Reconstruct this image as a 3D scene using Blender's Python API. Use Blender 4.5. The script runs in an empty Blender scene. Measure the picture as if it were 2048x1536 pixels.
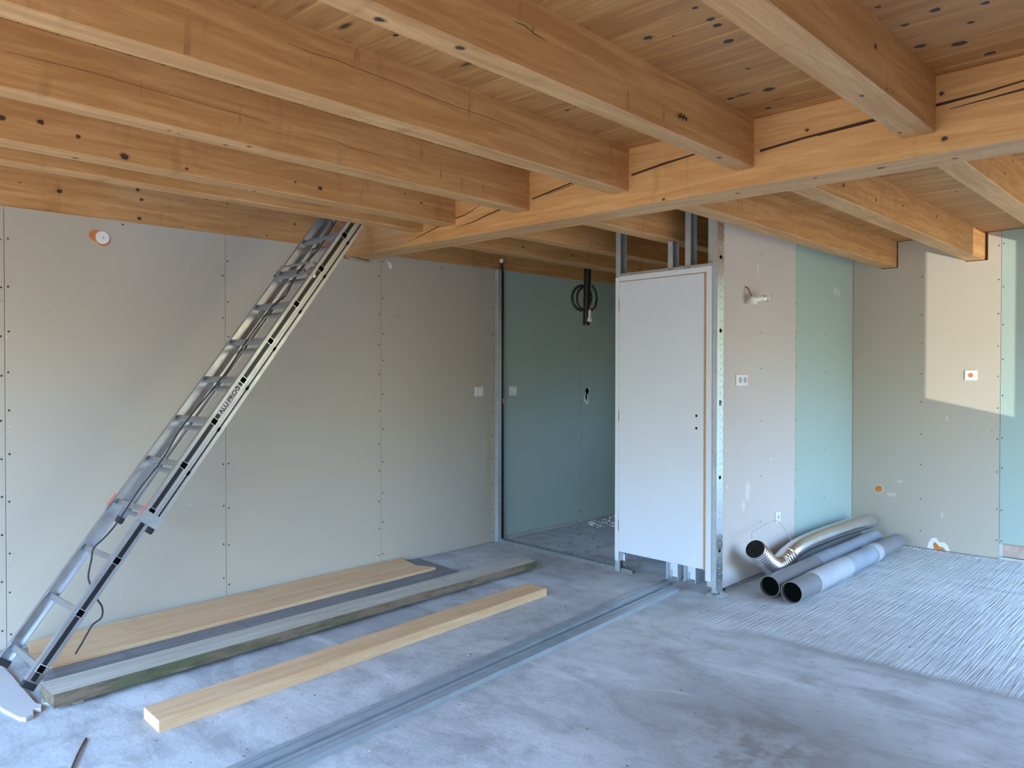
import bpy, bmesh, math, random
from mathutils import Vector, Matrix
random.seed(7)
SC = bpy.context.scene
COL = SC.collection

# ------------------------------------------------------------------ camera
cam_d = bpy.data.cameras.new('camera')
cam = bpy.data.objects.new('camera', cam_d); COL.objects.link(cam)
YAW, PIT, ROL = math.radians(43.19983508), math.radians(-0.69923684), math.radians(0.06675941)
fw = Vector((math.cos(PIT)*math.cos(YAW), math.cos(PIT)*math.sin(YAW), math.sin(PIT)))
rt = fw.cross(Vector((0, 0, 1))).normalized(); up = rt.cross(fw)
r2 = math.cos(ROL)*rt + math.sin(ROL)*up; u2 = -math.sin(ROL)*rt + math.cos(ROL)*up
cam.matrix_world = Matrix(((r2.x, u2.x, -fw.x, 0), (r2.y, u2.y, -fw.y, 0), (r2.z, u2.z, -fw.z, 1.5), (0, 0, 0, 1)))
cam_d.sensor_width = 36; cam_d.lens = 36*1557.35/2048; cam_d.clip_start = 0.05
SC.camera = cam

# ------------------------------------------------------------------ world: sky over sunlit greenery
W = bpy.data.worlds.new('world'); SC.world = W; W.use_nodes = True
nt = W.node_tree; nt.nodes.clear()
wo = nt.nodes.new('ShaderNodeOutputWorld'); bg = nt.nodes.new('ShaderNodeBackground')
tc = nt.nodes.new('ShaderNodeTexCoord'); sx = nt.nodes.new('ShaderNodeSeparateXYZ')
mr = nt.nodes.new('ShaderNodeMapRange'); mr.inputs[1].default_value = -1; mr.inputs[2].default_value = 1
cr = nt.nodes.new('ShaderNodeValToRGB')
nt.links.new(tc.outputs['Generated'], sx.inputs[0]); nt.links.new(sx.outputs[2], mr.inputs[0])
nt.links.new(mr.outputs[0], cr.inputs[0]); nt.links.new(cr.outputs[0], bg.inputs[0]); nt.links.new(bg.outputs[0], wo.inputs[0])
el = cr.color_ramp.elements
el[0].position = 0.0; el[0].color = (0.33, 0.28, 0.18, 1)      # sunlit earth and grass
el[1].position = 1.0; el[1].color = (0.40, 0.88, 2.3, 1)
for p, c in ((0.495, (0.40, 0.35, 0.21, 1)), (0.525, (0.46, 0.50, 0.30, 1)), (0.55, (0.76, 0.92, 0.80, 1)), (0.62, (0.85, 1.50, 2.55, 1))):
    e = el.new(p); e.color = c
bg.inputs[1].default_value = 8.6

# spot standing in for light bounced off something bright on the ground outside, through the added narrow window
sl = bpy.data.lights.new('reflected_sunlight', 'SPOT'); slo = bpy.data.objects.new('reflected_sunlight', sl); COL.objects.link(slo)
slo.location = (0, -6.9, -0.6); sl.energy = 4700; sl.color = (1.0, 0.96, 0.88); sl.shadow_soft_size = 0.02
sl.spot_size = math.radians(24); sl.spot_blend = 0.3
slo.rotation_euler = (Vector((7.34, 1.9, 2.0)) - slo.location).to_track_quat('-Z', 'Y').to_euler()

def portal(name, loc, sxy, nrm):
    l = bpy.data.lights.new(name, 'AREA'); l.shape = 'RECTANGLE'; l.size, l.size_y = sxy
    l.cycles.is_portal = True
    o = bpy.data.objects.new(name, l); COL.objects.link(o); o.location = loc
    o.rotation_euler = Vector(nrm).to_track_quat('-Z', 'Z' if abs(nrm[2]) < .5 else 'Y').to_euler()
portal('portal_patio', (6.32, -1.19, 1.12), (1.8, 2.24), (0, 1, 0))
portal('portal_narrow', (4.96, -1.19, 1.46), (0.50, 1.68), (0, 1, 0))
portal('portal_rear', (-1.54, 2.0, 1.17), (5.2, 2.34), (1, 0, 0))
portal('portal_corridor', (7.60, 3.475, 1.54), (.55, .92), (-1, 0, 0))
portal('portal_roof', (2.2, 4.3, 4.80), (.6, .6), (0, 0, -1))

SC.view_settings.view_transform = 'Standard'; SC.view_settings.look = 'None'
SC.view_settings.exposure = 0.17; SC.view_settings.gamma = 1.0; SC.view_settings.use_curve_mapping = False
SC.cycles.max_bounces = 10; SC.cycles.diffuse_bounces = 7; SC.cycles.glossy_bounces = 4
SC.cycles.sample_clamp_indirect = 6.0

# ------------------------------------------------------------------ mesh helpers
class MB:
    def __init__(s): s.v = []; s.f = []
    def add(s, vs, fs):
        o = len(s.v); s.v += [tuple(v) for v in vs]; s.f += [[i+o for i in f] for f in fs]; return s
    def box(s, x0, y0, z0, x1, y1, z1):
        return s.hexa([(x0,y0,z0),(x1,y0,z0),(x1,y1,z0),(x0,y1,z0),(x0,y0,z1),(x1,y0,z1),(x1,y1,z1),(x0,y1,z1)])
    def hexa(s, p):
        return s.add(p, [(0,3,2,1),(4,5,6,7),(0,1,5,4),(1,2,6,5),(2,3,7,6),(3,0,4,7)])
    def cbox(s, x0, y0, z0, x1, y1, z1, c, ax=0):
        """box with chamfered long edges, long axis ax"""
        lo = [x0,y0,z0]; hi = [x1,y1,z1]; a, b = [i for i in (0,1,2) if i != ax]
        A0,A1,B0,B1 = lo[a],hi[a],lo[b],hi[b]
        poly = [(A0+c,B0),(A1-c,B0),(A1,B0+c),(A1,B1-c),(A1-c,B1),(A0+c,B1),(A0,B1-c),(A0,B0+c)]
        return s.prism(poly, ax, lo[ax], hi[ax], a, b)
    def prism(s, poly, ax, t0, t1, a=None, b=None):
        if a is None: a, b = [i for i in (0,1,2) if i != ax]
        n = len(poly); vs = []
        for t in (t0, t1):
            for p in poly:
                v = [0,0,0]; v[ax] = t; v[a] = p[0]; v[b] = p[1]; vs.append(v)
        fs = [list(range(n))[::-1], list(range(n, 2*n))] + [(i, (i+1)%n, (i+1)%n+n, i+n) for i in range(n)]
        return s.add(vs, fs)
    def tube(s, pts, r, n=10, caps=True, rr=None):
        pts = [Vector(p) for p in pts]; m = len(pts)
        prev = None; rings = []
        for i, p in enumerate(pts):
            t = (pts[min(i+1, m-1)] - pts[max(i-1, 0)]).normalized()
            if prev is None:
                x = t.orthogonal().normalized()
            else:
                x = (prev - t*prev.dot(t)).normalized()
            prev = x; y = t.cross(x); R = rr[i] if rr else r
            rings.append([p + (x*math.cos(2*math.pi*k/n) + y*math.sin(2*math.pi*k/n))*R for k in range(n)])
        vs = [v for g in rings for v in g]; fs = []
        for i in range(m-1):
            for k in range(n):
                fs.append((i*n+k, i*n+(k+1)%n, (i+1)*n+(k+1)%n, (i+1)*n+k))
        if caps: fs += [list(range(n))[::-1], [(m-1)*n+k for k in range(n)]]
        return s.add(vs, fs)
    def disc(s, c, nrm, r, th=0.002, n=14, sq=1.0):
        c = Vector(c); nrm = Vector(nrm).normalized(); x = nrm.orthogonal().normalized(); y = nrm.cross(x)
        vs = []
        for t in (0, th):
            for k in range(n):
                a = 2*math.pi*k/n; vs.append(c + nrm*t + x*math.cos(a)*r + y*math.sin(a)*r*sq)
        return s.add(vs, [list(range(n))[::-1], list(range(n, 2*n))] + [(i, (i+1)%n, (i+1)%n+n, i+n) for i in range(n)])
    def mesh(s, name, loc=(0,0,0), rz=0.0, smooth=False):
        me = bpy.data.meshes.new(name)
        L = Vector(loc); R = Matrix.Rotation(-rz, 4, 'Z')
        me.from_pydata([tuple(R @ (Vector(v) - L)) for v in s.v], [], s.f); me.validate(); me.update()
        bm = bmesh.new(); bm.from_mesh(me); bmesh.ops.recalc_face_normals(bm, faces=bm.faces); bm.to_mesh(me); bm.free()
        if smooth:
            for p in me.polygons: p.use_smooth = True
            try: me.set_sharp_from_angle(angle=math.radians(38))
            except Exception: pass
        return me

def obj(name, mb, mat, parent=None, loc=None, smooth=False, kind=None, label=None, cat=None, group=None, bevel=0):
    """links one mesh object; mb in world coordinates, origin at loc (base centre by default)"""
    if loc is None:
        xs = [v[0] for v in mb.v]; ys = [v[1] for v in mb.v]; zs = [v[2] for v in mb.v]
        loc = ((min(xs)+max(xs))/2, (min(ys)+max(ys))/2, min(zs))
    me = mb.mesh(name, loc, smooth=smooth); o = bpy.data.objects.new(name, me); COL.objects.link(o)
    if isinstance(mat, (list, tuple)):
        for m in mat: me.materials.append(m)
    else: me.materials.append(mat)
    if parent is not None:
        o.parent = parent; o.location = Vector(loc) - world_loc(parent)
    else: o.location = loc
    if bevel:
        b = o.modifiers.new('bevel', 'BEVEL'); b.width = bevel; b.segments = 2; b.limit_method = 'ANGLE'
    tag(o, label, cat, group, kind)
    return o
def world_loc(o):
    v = Vector(o.location)
    while o.parent is not None: o = o.parent; v += Vector(o.location)
    return v
def tag(o, label=None, cat=None, group=None, kind=None):
    if label: o['label'] = label
    if cat: o['category'] = cat
    if group: o['group'] = group
    if kind: o['kind'] = kind
def thing(name, label, cat, loc, group=None):
    o = bpy.data.objects.new(name, None); COL.objects.link(o); o.location = loc; o.empty_display_size = .1
    tag(o, label, cat, group); return o

# ------------------------------------------------------------------ materials
class NT:
    def __init__(s, name):
        s.m = bpy.data.materials.new(name); s.m.use_nodes = True; s.t = s.m.node_tree
        s.b = s.t.nodes['Principled BSDF']
    def n(s, typ, **kw):
        x = s.t.nodes.new(typ)
        for k, v in kw.items():
            if k.startswith('i'): x.inputs[int(k[1:])].default_value = v
            else: setattr(x, k, v)
        return x
    def l(s, a, b): s.t.links.new(a, b)
    def coords(s, scale, rnd=0.0):
        tc = s.n('ShaderNodeTexCoord'); mp = s.n('ShaderNodeMapping'); mp.inputs['Scale'].default_value = scale
        s.l(tc.outputs['Object'], mp.inputs['Vector'])
        if rnd:
            oi = s.n('ShaderNodeObjectInfo'); mu = s.n('ShaderNodeVectorMath', operation='SCALE'); cb = s.n('ShaderNodeCombineXYZ')
            for i in range(3): s.l(oi.outputs['Random'], cb.inputs[i])
            s.l(cb.outputs[0], mu.inputs[0]); mu.inputs[3].default_value = rnd; s.l(mu.outputs[0], mp.inputs['Location'])
        return mp.outputs[0]
    def ramp(s, fac, stops, interp='LINEAR'):
        r = s.n('ShaderNodeValToRGB'); e = r.color_ramp.elements; r.color_ramp.interpolation = interp
        while len(e) < len(stops): e.new(.5)
        for q, (p, c) in zip(e, stops):
            q.position = p; q.color = (c, c, c, 1) if not isinstance(c, tuple) else (*c, 1)
        s.l(fac, r.inputs[0]); return r.outputs[0]
    def noise(s, vec, scale, detail=3, rough=.55, dist=0):
        x = s.n('ShaderNodeTexNoise'); x.inputs['Scale'].default_value = scale; x.inputs['Detail'].default_value = detail
        x.inputs['Roughness'].default_value = rough; x.inputs['Distortion'].default_value = dist; s.l(vec, x.inputs['Vector']); return x.outputs[0]
    def mix(s, fac, a, b, mode='MIX'):
        x = s.n('ShaderNodeMix', data_type='RGBA', blend_type=mode)
        for v, i in ((fac, 0), (a, 6), (b, 7)):
            if isinstance(v, (int, float)): x.inputs[i].default_value = v
            elif isinstance(v, tuple): x.inputs[i].default_value = (*v, 1)
            else: s.l(v, x.inputs[i])
        return x.outputs[2]
    def math(s, op, a, b=0.0):
        x = s.n('ShaderNodeMath', operation=op)
        for v, i in ((a, 0), (b, 1)):
            if isinstance(v, (int, float)): x.inputs[i].default_value = v
            else: s.l(v, x.inputs[i])
        return x.outputs[0]
    def bump(s, h, strength=.3, dist=.002):
        x = s.n('ShaderNodeBump'); x.inputs['Strength'].default_value = strength; x.inputs['Distance'].default_value = dist
        s.l(h, x.inputs['Height']); s.l(x.outputs[0], s.b.inputs['Normal'])
    def out(s, col=None, rough=.6, metal=0.0, **kw):
        if col is not None:
            if isinstance(col, tuple): s.b.inputs['Base Color'].default_value = (*col, 1)
            else: s.l(col, s.b.inputs['Base Color'])
        if isinstance(rough, (int, float)): s.b.inputs['Roughness'].default_value = rough
        else: s.l(rough, s.b.inputs['Roughness'])
        s.b.inputs['Metallic'].default_value = metal
        for k, v in kw.items(): s.b.inputs[k.replace('_', ' ')].default_value = v
        return s.m

def wood(name, ax, light, dark, knots=1.0, stain=0.35, rough=.55, knotcol=(.06, .03, .015), rnd=23.0, vary=0.0, kscale=1.0):
    m = NT(name)
    sc = [7.0, 7.0, 7.0]; sc[ax] = .55
    v = m.coords(sc, rnd)
    g = m.noise(v, 3.2, 4, .55, .9)                     # slow colour bands
    f = m.noise(v, 26, 3, .6, .3)                       # fine fibre
    c = m.mix(m.ramp(g, [(.36, 0.0), (.62, 1.0)]), light, dark)
    c = m.mix(m.ramp(f, [(.35, 0.0), (.75, .38)]), c, tuple(x*.72 for x in dark))
    if stain:
        s2 = [2.2, 2.2, 2.2]; s2[ax] = 7.5              # stains that run across the grain
        st = m.noise(m.coords(s2, rnd*.7), 1.0, 3, .6, .2)
        c = m.mix(m.ramp(st, [(.60, 0.0), (.74, stain)]), c, tuple(x*.45 for x in dark))
    if knots:
        s3 = [9.0*kscale]*3; s3[ax] = 3.0*kscale
        vo = m.n('ShaderNodeTexVoronoi', feature='F1'); m.l(m.coords(s3, rnd*1.3), vo.inputs['Vector']); vo.inputs['Scale'].default_value = .62
        sp = m.n('ShaderNodeSeparateColor'); m.l(vo.outputs['Color'], sp.inputs[0])
        gate = m.ramp(sp.outputs[0], [(.66-.2*knots, 0.0), (.68-.2*knots, 1.0)])
        rad = m.ramp(vo.outputs['Distance'], [(.085, 1.0), (.12, .55), (.2, .0)])
        k = m.math('MULTIPLY', gate, rad)
        c = m.mix(k, c, knotcol)
    if vary:
        oi = m.n('ShaderNodeObjectInfo'); c = m.mix(m.math('MULTIPLY', oi.outputs['Random'], vary), c, tuple(x*.75 for x in dark))
    m.bump(f, .12, .001)
    return m.out(c, rough)

PINE_X = wood('pine_along_x', 0, (.65, .355, .142), (.50, .24, .080), 0, .42)
PINE_Y = wood('pine_along_y', 1, (.65, .36, .148), (.52, .255, .09), 0, .30)
PLANK = wood('pine_planks', 1, (.58, .295, .095), (.40, .17, .045), .9, .16, vary=.45, kscale=1.9)
FRESH = wood('fresh_timber', 0, (.74, .50, .29), (.66, .40, .20), 0, .22)
OLDW = wood('weathered_timber', 0, (.56, .52, .43), (.41, .38, .31), 0, .4)
GREYW = wood('grey_timber', 0, (.22, .22, .225), (.16, .16, .165), 0, .4)

# mossy side of the weathered plank
def mossy():
    m = NT('weathered_mossy_side'); v = m.coords((1.2, 6, 6)); n1 = m.noise(v, 2.0, 4, .6)
    c = m.mix(m.ramp(n1, [(.38, 0.0), (.52, 1.0)]), (.10, .105, .05), (.20, .14, .09))
    n2 = m.noise(v, 7, 4, .6); c = m.mix(m.ramp(n2, [(.45, 0.0), (.75, .8)]), c, (.05, .045, .03))
    return m.out(c, .85)
MOSS = mossy()

def board(name, base, tint):
    m = NT(name); v = m.coords((1, 1, 1), 11)
    n1 = m.noise(v, 1.3, 3, .5); n2 = m.noise(v, 9, 4, .6); n3 = m.noise(v, 34, 2, .5)
    c = m.mix(m.ramp(n1, [(.3, 0.0), (.7, 1.0)]), base, tint)
    c = m.mix(m.ramp(n2, [(.64, 0.0), (.78, .16)]), c, tuple(x*.6 for x in base))
    c = m.mix(m.ramp(n3, [(.77, 0.0), (.80, .55)]), c, (.80, .80, .80))
    c = m.mix(m.ramp(m.noise(v, 21, 2, .5), [(.785, 0.0), (.80, .7)]), c, tuple(x*.32 for x in base))
    return m.out(c, .85)
PB = board('plasterboard_beige', (.50, .445, .355), (.475, .43, .35))
PBP = board('plasterboard_pinkish', (.59, .53, .48), (.56, .51, .465))
PBG = board('plasterboard_green', (.385, .475, .425), (.36, .46, .41))

def concrete():
    m = NT('concrete_slab'); v = m.coords((1, 1, 1))
    n1 = m.noise(v, .9, 5, .6, .4); n2 = m.noise(v, 5.5, 5, .65); n3 = m.noise(v, 38, 3, .6)
    c = m.mix(m.ramp(n1, [(.32, 0.0), (.68, 1.0)]), (.40, .405, .395), (.57, .575, .56))
    c = m.mix(m.ramp(n2, [(.30, .55), (.52, 0.0)]), c, (.22, .215, .205))
    c = m.mix(m.ramp(n2, [(.60, 0.0), (.76, .5)]), c, (.62, .61, .60))
    c = m.mix(m.ramp(n3, [(.66, 0.0), (.74, .6)]), c, (.16, .13, .12))
    n4 = m.noise(m.coords((2.2, .8, 1)), 2.2, 6, .7, .6)
    c = m.mix(m.ramp(n4, [(.36, .55), (.50, 0.0)]), c, (.27, .265, .26))
    c = m.mix(m.ramp(n4, [(.56, 0.0), (.66, .55)]), c, (.68, .67, .65))
    # worn brown patch and the dark joint between the two pours
    tc = m.n('ShaderNodeTexCoord'); sp = m.n('ShaderNodeSeparateXYZ'); m.l(tc.outputs['Object'], sp.inputs[0])
    w = m.math('ADD', sp.outputs[0], m.math('MULTIPLY', m.noise(v, 3, 3, .6), .10))
    d1 = m.math('ABSOLUTE', m.math('SUBTRACT', w, 4.27))
    d2 = m.math('ABSOLUTE', m.math('SUBTRACT', w, 6.31))
    jt = m.math('MAXIMUM', m.ramp(d1, [(0.0, .55), (.09, 0.0)]), m.math('MULTIPLY', m.ramp(d2, [(0.0, .8), (.05, 0.0)]), m.ramp(m.math('MULTIPLY', sp.outputs[1], .25), [(.33, 1.0), (.45, 0.0)])))
    ya = m.ramp(m.math('MULTIPLY', sp.outputs[1], .25), [(.5, 1.0), (.56, 0.0)])
    jt = m.math('MULTIPLY', jt, ya)
    c = m.mix(jt, c, (.17, .165, .155))
    vd = m.n('ShaderNodeVectorMath', operation='DISTANCE'); m.l(tc.outputs['Object'], vd.inputs[0]); vd.inputs[1].default_value = (2.95, 1.42, 0)
    pt = m.math('MULTIPLY', m.ramp(vd.outputs[1], [(.10, 1.0), (.75, 0.0)]), m.ramp(n2, [(.36, .1), (.55, .8)]))
    c = m.mix(pt, c, (.17, .13, .11))
    # raked finish beyond the joint
    mp = m.n('ShaderNodeMapping'); m.l(tc.outputs['Object'], mp.inputs[0]); mp.inputs['Rotation'].default_value = (0, 0, math.radians(-5.5)); mp.inputs['Scale'].default_value = (1.6, 42, 1)
    rk = m.noise(mp.outputs[0], 1.6, 3, .6, .2)
    msk = m.math('MULTIPLY', m.ramp(m.math('MULTIPLY', w, .1), [(.425, 0.0), (.435, 1.0)]), m.ramp(m.math('MULTIPLY', sp.outputs[1], .25), [(.60, 1.0), (.66, 0.0)]))
    h = m.math('MULTIPLY', m.math('MULTIPLY', rk, msk), 3.0)
    c = m.mix(m.math('MULTIPLY', msk, .4), c, (.66, .66, .64))
    c = m.mix(m.math('MULTIPLY', m.ramp(rk, [(.30, .22), (.48, 0.0)]), msk), c, (.30, .29, .28))
    c = m.mix(m.math('MULTIPLY', m.ramp(rk, [(.56, 0.0), (.72, .5)]), msk), c, (.66, .65, .64))
    hh = m.math('ADD', h, m.math('ADD', m.math('MULTIPLY', n2, .5), m.math('MULTIPLY', n3, .35)))
    m.bump(hh, .8, .008)
    return m.out(c, m.ramp(n1, [(.3, .50), (.7, .68)]))
CONC = concrete()

def plain(name, col, rough=.5, metal=0.0, var=0.0, scale=8, **kw):
    m = NT(name)
    if var:
        n = m.noise(m.coords((1, 1, 1), 9), scale, 4, .6)
        c = m.mix(m.ramp(n, [(.3, 0.0), (.7, 1.0)]), tuple(x*(1-var) for x in col), tuple(min(1, x*(1+var)) for x in col))
    else: c = col
    return m.out(c, rough, metal, **kw)
def brushed(name, col, rough, ax=0):
    m = NT(name); sc = [30, 30, 30]; sc[ax] = 1.2; n = m.noise(m.coords(sc), 3, 3, .6)
    return m.out(m.mix(n, tuple(x*.86 for x in col), col), m.ramp(m.noise(m.coords((5, 5, 5)), 2, 3), [(.3, rough*.8), (.7, rough*1.25)]), 1.0)
ALU = brushed('brushed_aluminium', (.58, .59, .61), .38)
ZINC = plain('galvanised_steel', (.50, .54, .56), .38, .85, .16, 30)
ZINCB = plain('bright_galvanised_steel', (.86, .89, .91), .24, .92, .10, 45)
STUD = plain('metal_stud_grey', (.46, .50, .53), .45, .45, .12, 14)
WHITE = plain('white_door_foil', (.70, .75, .81), .42, 0, .02, 3)
WHITEP = plain('white_plastic', (.80, .80, .78), .35)
GREYP = plain('grey_socket_well', (.42, .42, .43), .5)
ORANGE = plain('orange_insulation', (.62, .22, .06), .8, 0, .25, 40)
RAWMDF = plain('raw_wood_edge', (.56, .33, .16), .7, 0, .15, 30)
BLACK = plain('black_plastic', (.012, .012, .014), .35)
RUBBER = plain('black_rubber', (.018, .018, .02), .6)
DARK = plain('painted_hollow_shade', (.004, .004, .004), .9, Specular_IOR_Level=0.0)  # flat black that paints the shade inside holes, bores and slots
CRACK = plain('crack_shadow_wood', (.05, .022, .010), .9)
PROF = plain('floor_profile_zinc', (.40, .45, .48), .42, .45, .10, 10)
ROPE = plain('dark_rope', (.03, .03, .035), .8)
BRASS = plain('brass_hinge', (.40, .30, .16), .35, .9)
RED = plain('red_tape', (.62, .10, .08), .5)
BLUE = plain('blue_sticker', (.03, .20, .42), .4)
COPPER = plain('copper_wire', (.22, .11, .06), .5, .4)
GYPS = plain('white_gypsum', (.80, .80, .79), .9, 0, .06, 30)
PIPE = plain('grey_pvc_pipe', (.20, .192, .195), .42, 0, .10, 5)
PIPE2 = plain('dusty_light_pvc', (.40, .41, .43), .6, 0, .10, 6)
PIPE3 = plain('bluish_dusty_pvc', (.27, .30, .34), .55, 0, .14, 6)
FOIL = plain('aluminium_foil_duct', (.74, .74, .76), .24, 1.0, .06, 60)
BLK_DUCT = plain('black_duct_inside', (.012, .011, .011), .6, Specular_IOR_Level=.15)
CHIPS = plain('brown_debris', (.12, .075, .055), .9, 0, .4, 60)
BRICK = plain('pale_brick', (.50, .38, .30), .9, 0, .15, 12)
STICK = plain('silver_label', (.60, .61, .62), .4, .3)
INK = plain('black_ink', (.01, .01, .01), .6)
REDINK = plain('red_ink', (.45, .05, .05), .6)
SCREW = plain('dark_screw_head', (.06, .055, .05), .5, .5)
SHELLM = plain('masonry_shell', (.50, .46, .42), .9, 0, .1, 3)
def glassm():
    m = NT('clear_bulb_glass'); return m.out((.95, .96, .97), .05, 0, Transmission_Weight=.92, IOR=1.45)
GLASS = glassm()

# ------------------------------------------------------------------ room shell
XW, YL, YS, YR, XB, ZC = 7.34, 4.871, 2.61, -1.05, -1.4, 2.675
obj('floor', MB().box(XB-.2, YR-.2, -.15, XW+.2, YL+.2, 0), CONC, loc=(0, 0, 0), kind='structure')
floor = bpy.data.objects['floor']

wl = obj('wall_left', MB().box(XB-.2, YL+.013, 0, XW+.2, YL+.18, 4.7), SHELLM, kind='structure')
wf = obj('wall_far', MB().box(XW+.08, YR-.2, 0, XW+.22, 3.2, 4.7).box(XW+.08, 3.2, 0, XW+.22, 3.75, 1.08).box(XW+.08, 3.2, 2.0, XW+.22, 3.75, 4.7).box(XW+.08, 3.75, 0, XW+.22, YL+.01, 4.7).box(XW+.013, YR, 0, XW+.079, .18, 2.66), SHELLM, kind='structure')
# right wall with a narrow window and a wide patio opening, both invented to let light in
R = MB(); y0, y1 = YR-.14, YR
for a, b, c, d in ((XB-.2, 0, 4.71, 4.7), (4.71, 0, 5.21, .62), (4.71, 2.30, 5.21, 4.7), (5.21, 0, 5.42, 4.7), (5.42, 2.24, 7.22, 4.7), (7.22, 0, XW+.2, 4.7)):
    R.box(a, y0, b, c, y1, d)
obj('wall_right', R, SHELLM, kind='structure')
B = MB()
for a, b, c, d in ((YR, 0, -.6, 4.7), (-.6, 2.34, 4.6, 4.7), (4.6, 0, YL, 4.7)):
    B.box(XB-.14, a, b, XB, c, d)
obj('wall_rear', B, SHELLM, kind='structure')
U = MB()
for a, b, c, d in ((XB-.2, YR-.2, 1.9, YL+.2), (2.5, YR-.2, XW+.2, YL+.2), (1.9, YR-.2, 2.5, 4.0), (1.9, 4.6, 2.5, YL+.2)):
    U.box(a, b, 4.65, c, d, 4.75)
obj('ceiling_upper', U, SHELLM, kind='structure')  # roof opening above the hatch is added to let sky light in

# window frames of the unseen openings, invented to let daylight in
def frame(name, a0, a1, z0, z1, fixed, axis, bars):
    m = MB(); t = .06
    def bb(u0, w0, u1, w1):
        if axis == 'y': m.box(u0, fixed-.11, w0, u1, fixed-.05, w1)
        else: m.box(fixed-.11, u0, w0, fixed-.05, u1, w1)
    bb(a0, z0, a0+t, z1); bb(a1-t, z0, a1, z1); bb(a0+t, z0, a1-t, z0+t); bb(a0+t, z1-t, a1-t, z1)
    for q in bars: bb(q-.04, z0+t, q+.04, z1-t)
    obj(name, m, WHITEP, kind='structure')
frame('added_window_1', 5.42, 7.22, .0, 2.24, YR, 'y', [])
frame('added_window_2', -.6, 4.6, .0, 2.34, XB, 'x', [2.0])

# ---- ceiling: subfloor with a ladder hatch, planks below it
HX0, HX1, HY0 = 1.75, 3.37, 4.16
cm = MB()
for a, b, c, d in ((XB, YR, HX0, YL), (HX1, YR, XW+.08, YL), (HX0, YR, HX1, HY0)):
    cm.box(a, b, ZC+.022, c, d, ZC+.06)
ceil = obj('ceiling', cm, PINE_Y, loc=(0, 0, ZC), kind='structure')
PW = .121
def plank_mesh(y0, y1):
    c = .004
    return MB().prism([(0.0005, c), (c, 0), (PW-c, 0), (PW-.0005, c), (PW-.0005, .022), (0.0005, .022)], 1, y0, y1, 0, 2)
pm_full = plank_mesh(YR, YL).mesh('plank'); pm_cut = plank_mesh(YR, HY0).mesh('plank')
pm_full.materials.append(PLANK); pm_cut.materials.append(PLANK)
x = XB
while x < XW+.05:
    cut = x+PW > HX0 and x < HX1
    o = bpy.data.objects.new('plank', pm_cut if cut else pm_full); COL.objects.link(o); o.parent = ceil; o.location = (x, 0, 0)
    x += PW

PLK = [(2.229, 1.29, .010), (2.334, 1.294, .014), (2.389, 1.3, .016), (2.53, 1.33, .019), (2.313, 1.524, .018), (2.806, 1.396, .010), (3.069, 1.436, .024), (3.06, 1.60, .016), (2.361, 1.451, .006), (3.28, 1.536, .014),
       (2.621, .86, .010), (2.818, .839, .013), (3.036, .852, .02), (3.106, .745, .024), (3.278, .684, .02), (2.947, .672, .012), (2.825, .605, .014), (2.768, .733, .016), (2.40, 2.05, .012), (2.0, 2.1, .010), (2.7, 2.2, .012), (1.7, 2.15, .012), (4.3, 1.42, .012), (4.9, 1.2, .012), (5.6, 1.35, .010), (5.2, 2.05, .012)]
# ---- beams and joists
JZ = 2.45
beam = thing('main_beam', 'thick glued pine main beam that all the joists meet, cracked along its face', 'beam', (3.475, 1.6, 2.368))
obj('beam_body', MB().cbox(3.37, YR, 2.368, 3.58, 5.02, ZC, .004, 1), PINE_Y, beam)
def crack(pts, wds):
    """thin dark split following (y,z) points on the beam face"""
    m = MB(); n = len(pts); vs = []
    for (y, z), w in zip(pts, wds):
        vs += [(3.3688, y, z-w), (3.3688, y, z+w), (3.372, y, z-w), (3.372, y, z+w)]
    fs = []
    for i in range(n-1):
        a, b = 4*i, 4*i+4
        fs += [(a, b, b+1, a+1), (a+1, b+1, b+3, a+3), (a+2, a+3, b+3, b+2), (a, a+2, b+2, b)]
    m.add(vs, fs + [(0, 1, 3, 2), (4*n-4, 4*n-2, 4*n-1, 4*n-3)]); obj('crack', m, CRACK, beam)
for ln, w in (([(3.66, 2.492), (3.571, 2.501), (3.437, 2.541)], [.004, .003, .001]),
              ([(3.66, 2.432), (3.59, 2.44), (3.503, 2.446), (3.393, 2.47), (3.13, 2.512)], [.0006, .0015, .003, .004, .004]),
              ([(4.132, 2.397), (3.981, 2.426), (3.836, 2.457), (3.79, 2.462)], [.0006, .0025, .003, .003]),
              ([(3.004, 2.514), (2.86, 2.536), (2.726, 2.557), (2.45, 2.578)], [.004, .005, .004, .002]),
              ([(2.9, 2.52), (2.70, 2.549), (2.45, 2.566)], [.001, .002, .001]),
              ([(2.318, 2.532), (2.13, 2.555), (1.949, 2.570), (1.74, 2.582)], [.005, .006, .004, .002]),
              ([(1.615, 2.52), (1.43, 2.536), (1.125, 2.552), (1.02, 2.556)], [.006, .005, .005, .004]),
              ([(1.35, 2.534), (1.125, 2.546), (1.02, 2.55)], [.0015, .003, .003]),
              ([(.896, 2.556), (.736, 2.564), (.595, 2.578), (.2, 2.590)], [.006, .004, .003, .002]),
              ([(.838, 2.531), (.595, 2.547), (.31, 2.565), (-.1, 2.58)], [.001, .004, .004, .002])):
    crack(ln, w)
sp = MB()
for i, (dx, dz, l) in enumerate(((0, 0, .20), (.03, -.006, .16), (.07, -.010, .13))):
    sp.hexa([(3.38+dx, 4.868-l*.3, 2.362+dz), (3.39+dx+l, 4.85, 2.353+dz), (3.39+dx+l, 4.868, 2.355+dz), (3.38+dx, 4.868, 2.364+dz),
             (3.38+dx, 4.868-l*.3, 2.366+dz), (3.39+dx+l, 4.85, 2.356+dz), (3.39+dx+l, 4.868, 2.358+dz), (3.38+dx, 4.868, 2.369+dz)])
obj('splinter', sp, PB, beam)

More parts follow.
